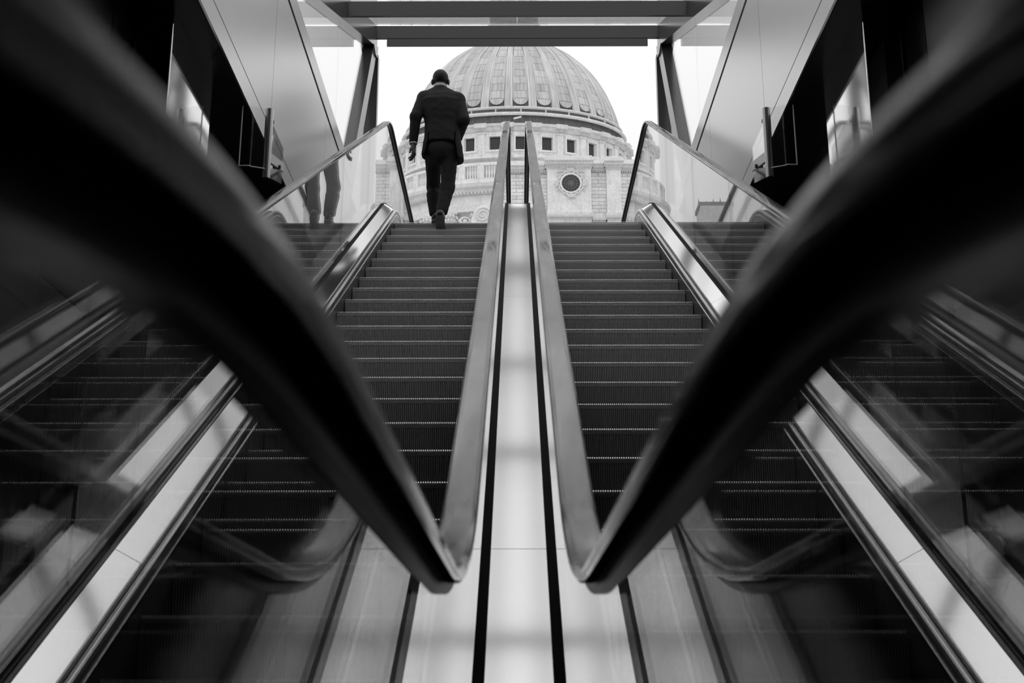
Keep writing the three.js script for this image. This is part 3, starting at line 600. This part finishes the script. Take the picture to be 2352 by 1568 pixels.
  const jacket = (p) => {
    let d = torso(p);
    d = smin(d, cap(p, [-0.08, 1.45, -0.02], SL, 0.065, 0.062), 0.05); d = smin(d, cap(p, [0.05, 1.445, -0.02], SR, 0.065, 0.06), 0.05);
    const back = smooth(0.13, 0.165, Math.abs(p[0] - 0.005)) + (p[2] < -0.05 ? 1 : 0), hem = lerp(0.912 - 0.02 * Math.abs(p[0]), p[0] < 0 ? 0.79 + (p[0] + 0.2) * -0.6 * 0 : 0.742, clamp(back, 0, 1));
    d = Math.max(d, hem - p[1]);
    const vent = Math.abs(Math.abs(p[0] - 0.008) - 0.128) - 0.004; if (p[1] < 1.0 && p[2] > 0) d = Math.max(d, -vent);
    let sl = smin(cap(p, SL, EL, 0.07, 0.056), cap(p, EL, WL, 0.056, 0.041), 0.02); sl = Math.max(sl, 0.925 - p[1]);
    let sr = smin(cap(p, SR, ER, 0.07, 0.058), cap(p, ER, WR, 0.056, 0.042), 0.02);
    d = smin(d, sl, 0.022); d = smin(d, sr, 0.03);
    return d + fold(p, 15) * 0.5;
  };
  put('jacket', nets(jacket, [-0.4, 0.68, -0.3], [0.36, 1.6, 0.2], 0.0085), M.suit, m);
  // trousers
  const HL = [-0.08, 0.84, -0.03], KL = [-0.092, 0.6, -0.33], AL = [-0.06, 0.33, -0.32];
  const HR = [0.084, 0.84, -0.02], KR = [0.066, 0.46, -0.03], AR = [0.018, 0.2, 0.03];
  const trousers = (p) => {
    let d = ell(p, [0.003, 0.86, -0.015], [0.158, 0.15, 0.125]);
    d = smin(d, smin(cap(p, HL, KL, 0.085, 0.066), cap(p, KL, AL, 0.064, 0.055), 0.03), 0.04);
    const lower = cap(p, KR, AR, 0.066, 0.058); d = smin(d, smin(cap(p, HR, KR, 0.086, 0.067), Math.max(lower, 0.165 - p[1] - 0.1 * (p[2])), 0.03), 0.03);
    d = smin(d, cap(p, [-0.09, 0.5, -0.3], [-0.066, 0.28, -0.3], 0.07, 0.056), 0.02);
    return Math.max(d, p[2] < -0.16 ? 0.285 - p[1] : -1) + fold(p, 14) * 0.7;
  };
  put('trousers', nets(trousers, [-0.22, 0.12, -0.46], [0.22, 1.03, 0.16], 0.0085), M.trouser, m);
  // shoes: rear one on its toe with the heel raised, front one flat on the next step
  const shoe = (ank, pitch, mx) => {
    const g = group('shoe', m), cs = Math.cos(pitch), sn = Math.sin(pitch);
    const loc = (p) => { const x = p[0] - ank[0], y = p[1] - ank[1], z = p[2] - ank[2]; return [x * mx, y * cs - z * sn, y * sn + z * cs]; };
    const lo = [ank[0] - 0.1, ank[1] - 0.2, ank[2] - 0.34], hi = [ank[0] + 0.1, ank[1] + 0.12, ank[2] + 0.12];
    const upper = (p) => { const q = loc(p); let d = smin(ell(q, [0, -0.045, 0.03], [0.04, 0.062, 0.055]), ell(q, [0.004, -0.07, -0.13], [0.046, 0.04, 0.13]), 0.03); d = smin(d, cap(q, [0, -0.05, 0.0], [0, 0.0, 0.005], 0.042, 0.04), 0.02); return Math.max(d, -0.09 - q[1]); };
    const sole = (p) => { const q = loc(p); const d = smin(ell([q[0], 0, q[2]], [0, 0, 0.02], [0.043, 1, 0.072]), ell([q[0], 0, q[2]], [0.004, 0, -0.13], [0.051, 1, 0.135]), 0.03); return Math.max(d, Math.max(q[1] + 0.086, (q[2] > -0.03 ? -0.108 : -0.1) - q[1])); };
    put('upper', nets(upper, lo, hi, 0.006), M.shoe, g); put('sole', nets(sole, lo, hi, 0.006), M.sole, g);
  };
  shoe([0.008, 0.15, 0.05], 0.62, 1); shoe([-0.06, 0.201 + 0.108, -0.32], 0.0, -1);
  // body: head, neck and hands, one surface with the slim figure inside the clothes
  const HC = [-0.022, 1.628, -0.06];
  const head = (p) => {
    const x = p[0] - HC[0]; let d = ell(p, [HC[0], 1.645, -0.055], [0.07, 0.083, 0.088]);
    d = smin(d, ell(p, [HC[0], 1.575, -0.085], [0.054, 0.07, 0.062]), 0.04);
    d = smin(d, cap(p, [-0.02, 1.45, -0.035], [HC[0], 1.59, -0.045], 0.06, 0.052), 0.025);
    d = smin(d, cap(p, [HC[0], 1.63, -0.14], [HC[0], 1.6, -0.158], 0.012, 0.016), 0.015);           // nose
    d = smin(d, ell(p, [HC[0], 1.568, -0.142], [0.026, 0.012, 0.012]), 0.01);                         // mouth
    for (const s of [-1, 1]) { d = Math.max(d, -ell(p, [HC[0] + s * 0.03, 1.637, -0.143], [0.014, 0.008, 0.008])); d = smin(d, ell(p, [HC[0] + s * 0.08, 1.612, -0.045], [0.013, 0.034, 0.021]), 0.008); }
    return d + 0 * x;
  };
  const hand = (w, dir, side) => { // dir: unit vector down the palm
    const bone = []; const ax = new THREE.Vector3(...dir).normalize(), across = new THREE.Vector3(0.25, 0, -1).normalize().multiplyScalar(1), nrm = new THREE.Vector3().crossVectors(ax, across).normalize().multiplyScalar(side);
    across.crossVectors(nrm, ax).normalize().multiplyScalar(side);
    const P = (a, b, c) => { const v = new THREE.Vector3(...w).addScaledVector(ax, a).addScaledVector(across, b).addScaledVector(nrm, c); return [v.x, v.y, v.z]; };
    for (let f = 0; f < 4; f++) bone.push([P(0.0, (f - 1.5) * 0.014, 0), P(0.085, (f - 1.5) * 0.02, 0.004), 0.017, 0.0125]);
    [[0.072], [0.08], [0.076], [0.06]].forEach(([L], f) => {
      const b = (f - 1.5) * 0.021, a0 = 0.085 - (f === 3 ? 0.008 : f === 0 ? 0.003 : 0);
      const q0 = P(a0, b, 0.004), q1 = P(a0 + L * 0.42, b * 1.02, 0.014), q2 = P(a0 + L * 0.68, b * 1.0, 0.032), q3 = P(a0 + L * 0.78, b * 0.98, 0.052);
      bone.push([q0, q1, 0.0098, 0.009], [q1, q2, 0.009, 0.0085], [q2, q3, 0.0085, 0.0075]);
    });
    bone.push([P(0.02, -0.026, 0.004), P(0.055, -0.047, 0.018), 0.014, 0.0105], [P(0.055, -0.047, 0.018), P(0.088, -0.046, 0.03), 0.0105, 0.009]); // thumb from the side of the palm
    return (p) => { let d = cap(p, w, P(-0.06, 0, 0), 0.026, 0.03), k = 0; for (const [a, b, ra, rb] of bone) d = smin(d, cap(p, a, b, ra, rb), k++ < 4 ? 0.014 : 0.004); return d; };
  };
  const around = (c, r) => [c.map((v) => v - r), c.map((v) => v + r)];
  const hL = hand([WL[0] + 0.002, WL[1] - 0.035, WL[2]], [0.12, -1, 0.02], -1), hR = hand([WR[0] - 0.01, WR[1] - 0.005, WR[2] - 0.03], [-0.35, -0.1, -1], 1);
  const slim = (p) => { let d = cap(p, [-0.02, 1.45, -0.03], [0, 0.9, -0.01], 0.07, 0.08); for (const [a, b, r] of [[SL, EL, 0.03], [EL, WL, 0.026], [SR, ER, 0.03], [ER, WR, 0.026], [HL, KL, 0.04], [KL, AL, 0.03], [HR, KR, 0.04], [KR, AR, 0.03]]) d = smin(d, cap(p, a, b, r, r), 0.03); return d; };
  put('body', merge([nets(head, [-0.14, 1.46, -0.2], [0.1, 1.75, 0.06], 0.0045), nets(hL, ...around([WL[0], WL[1] - 0.09, WL[2]], 0.15), 0.0035), nets(hR, ...around([WR[0] - 0.03, WR[1], WR[2] - 0.1], 0.15), 0.0035), nets(slim, [-0.36, 0.14, -0.42], [0.3, 1.56, 0.14], 0.014)]), M.skin, m);
  const hair = (p) => { const d = ell(p, [HC[0], 1.652, -0.048], [0.079, 0.092, 0.094]) + 0.0015 * noise3.noise(p[0] * 60, p[1] * 60, p[2] * 60); const line = 1.592 + 0.25 * Math.max(0, -(p[2] + 0.06)) + 1.1 * Math.max(0, -(p[2] + 0.09)); return Math.max(d, line - p[1]); };
  put('hair', nets(hair, [-0.13, 1.54, -0.17], [0.09, 1.76, 0.07], 0.005), M.hair, m);
  const collar = (p) => { const r = Math.hypot((p[0] + 0.022) / 1.0, p[2] + 0.042), R0 = 0.064; return Math.max(Math.abs(r - R0) - 0.004, Math.abs(p[1] - 1.548 + (p[2] + 0.04) * -0.15) - 0.016); };
  put('shirt_collar', nets(collar, [-0.11, 1.5, -0.13], [0.07, 1.6, 0.05], 0.004), M.shirt, m);
  const cuff = (p) => Math.max(Math.abs(Math.hypot(p[0] - WL[0], p[2] - WL[2]) - 0.036) - 0.004, Math.abs(p[1] - 0.922) - 0.008);
  put('shirt_cuff', nets(cuff, [WL[0] - 0.05, 0.9, -0.05], [WL[0] + 0.05, 0.945, 0.05], 0.004), M.shirt, m);
}
renderer.render(scene, camera);
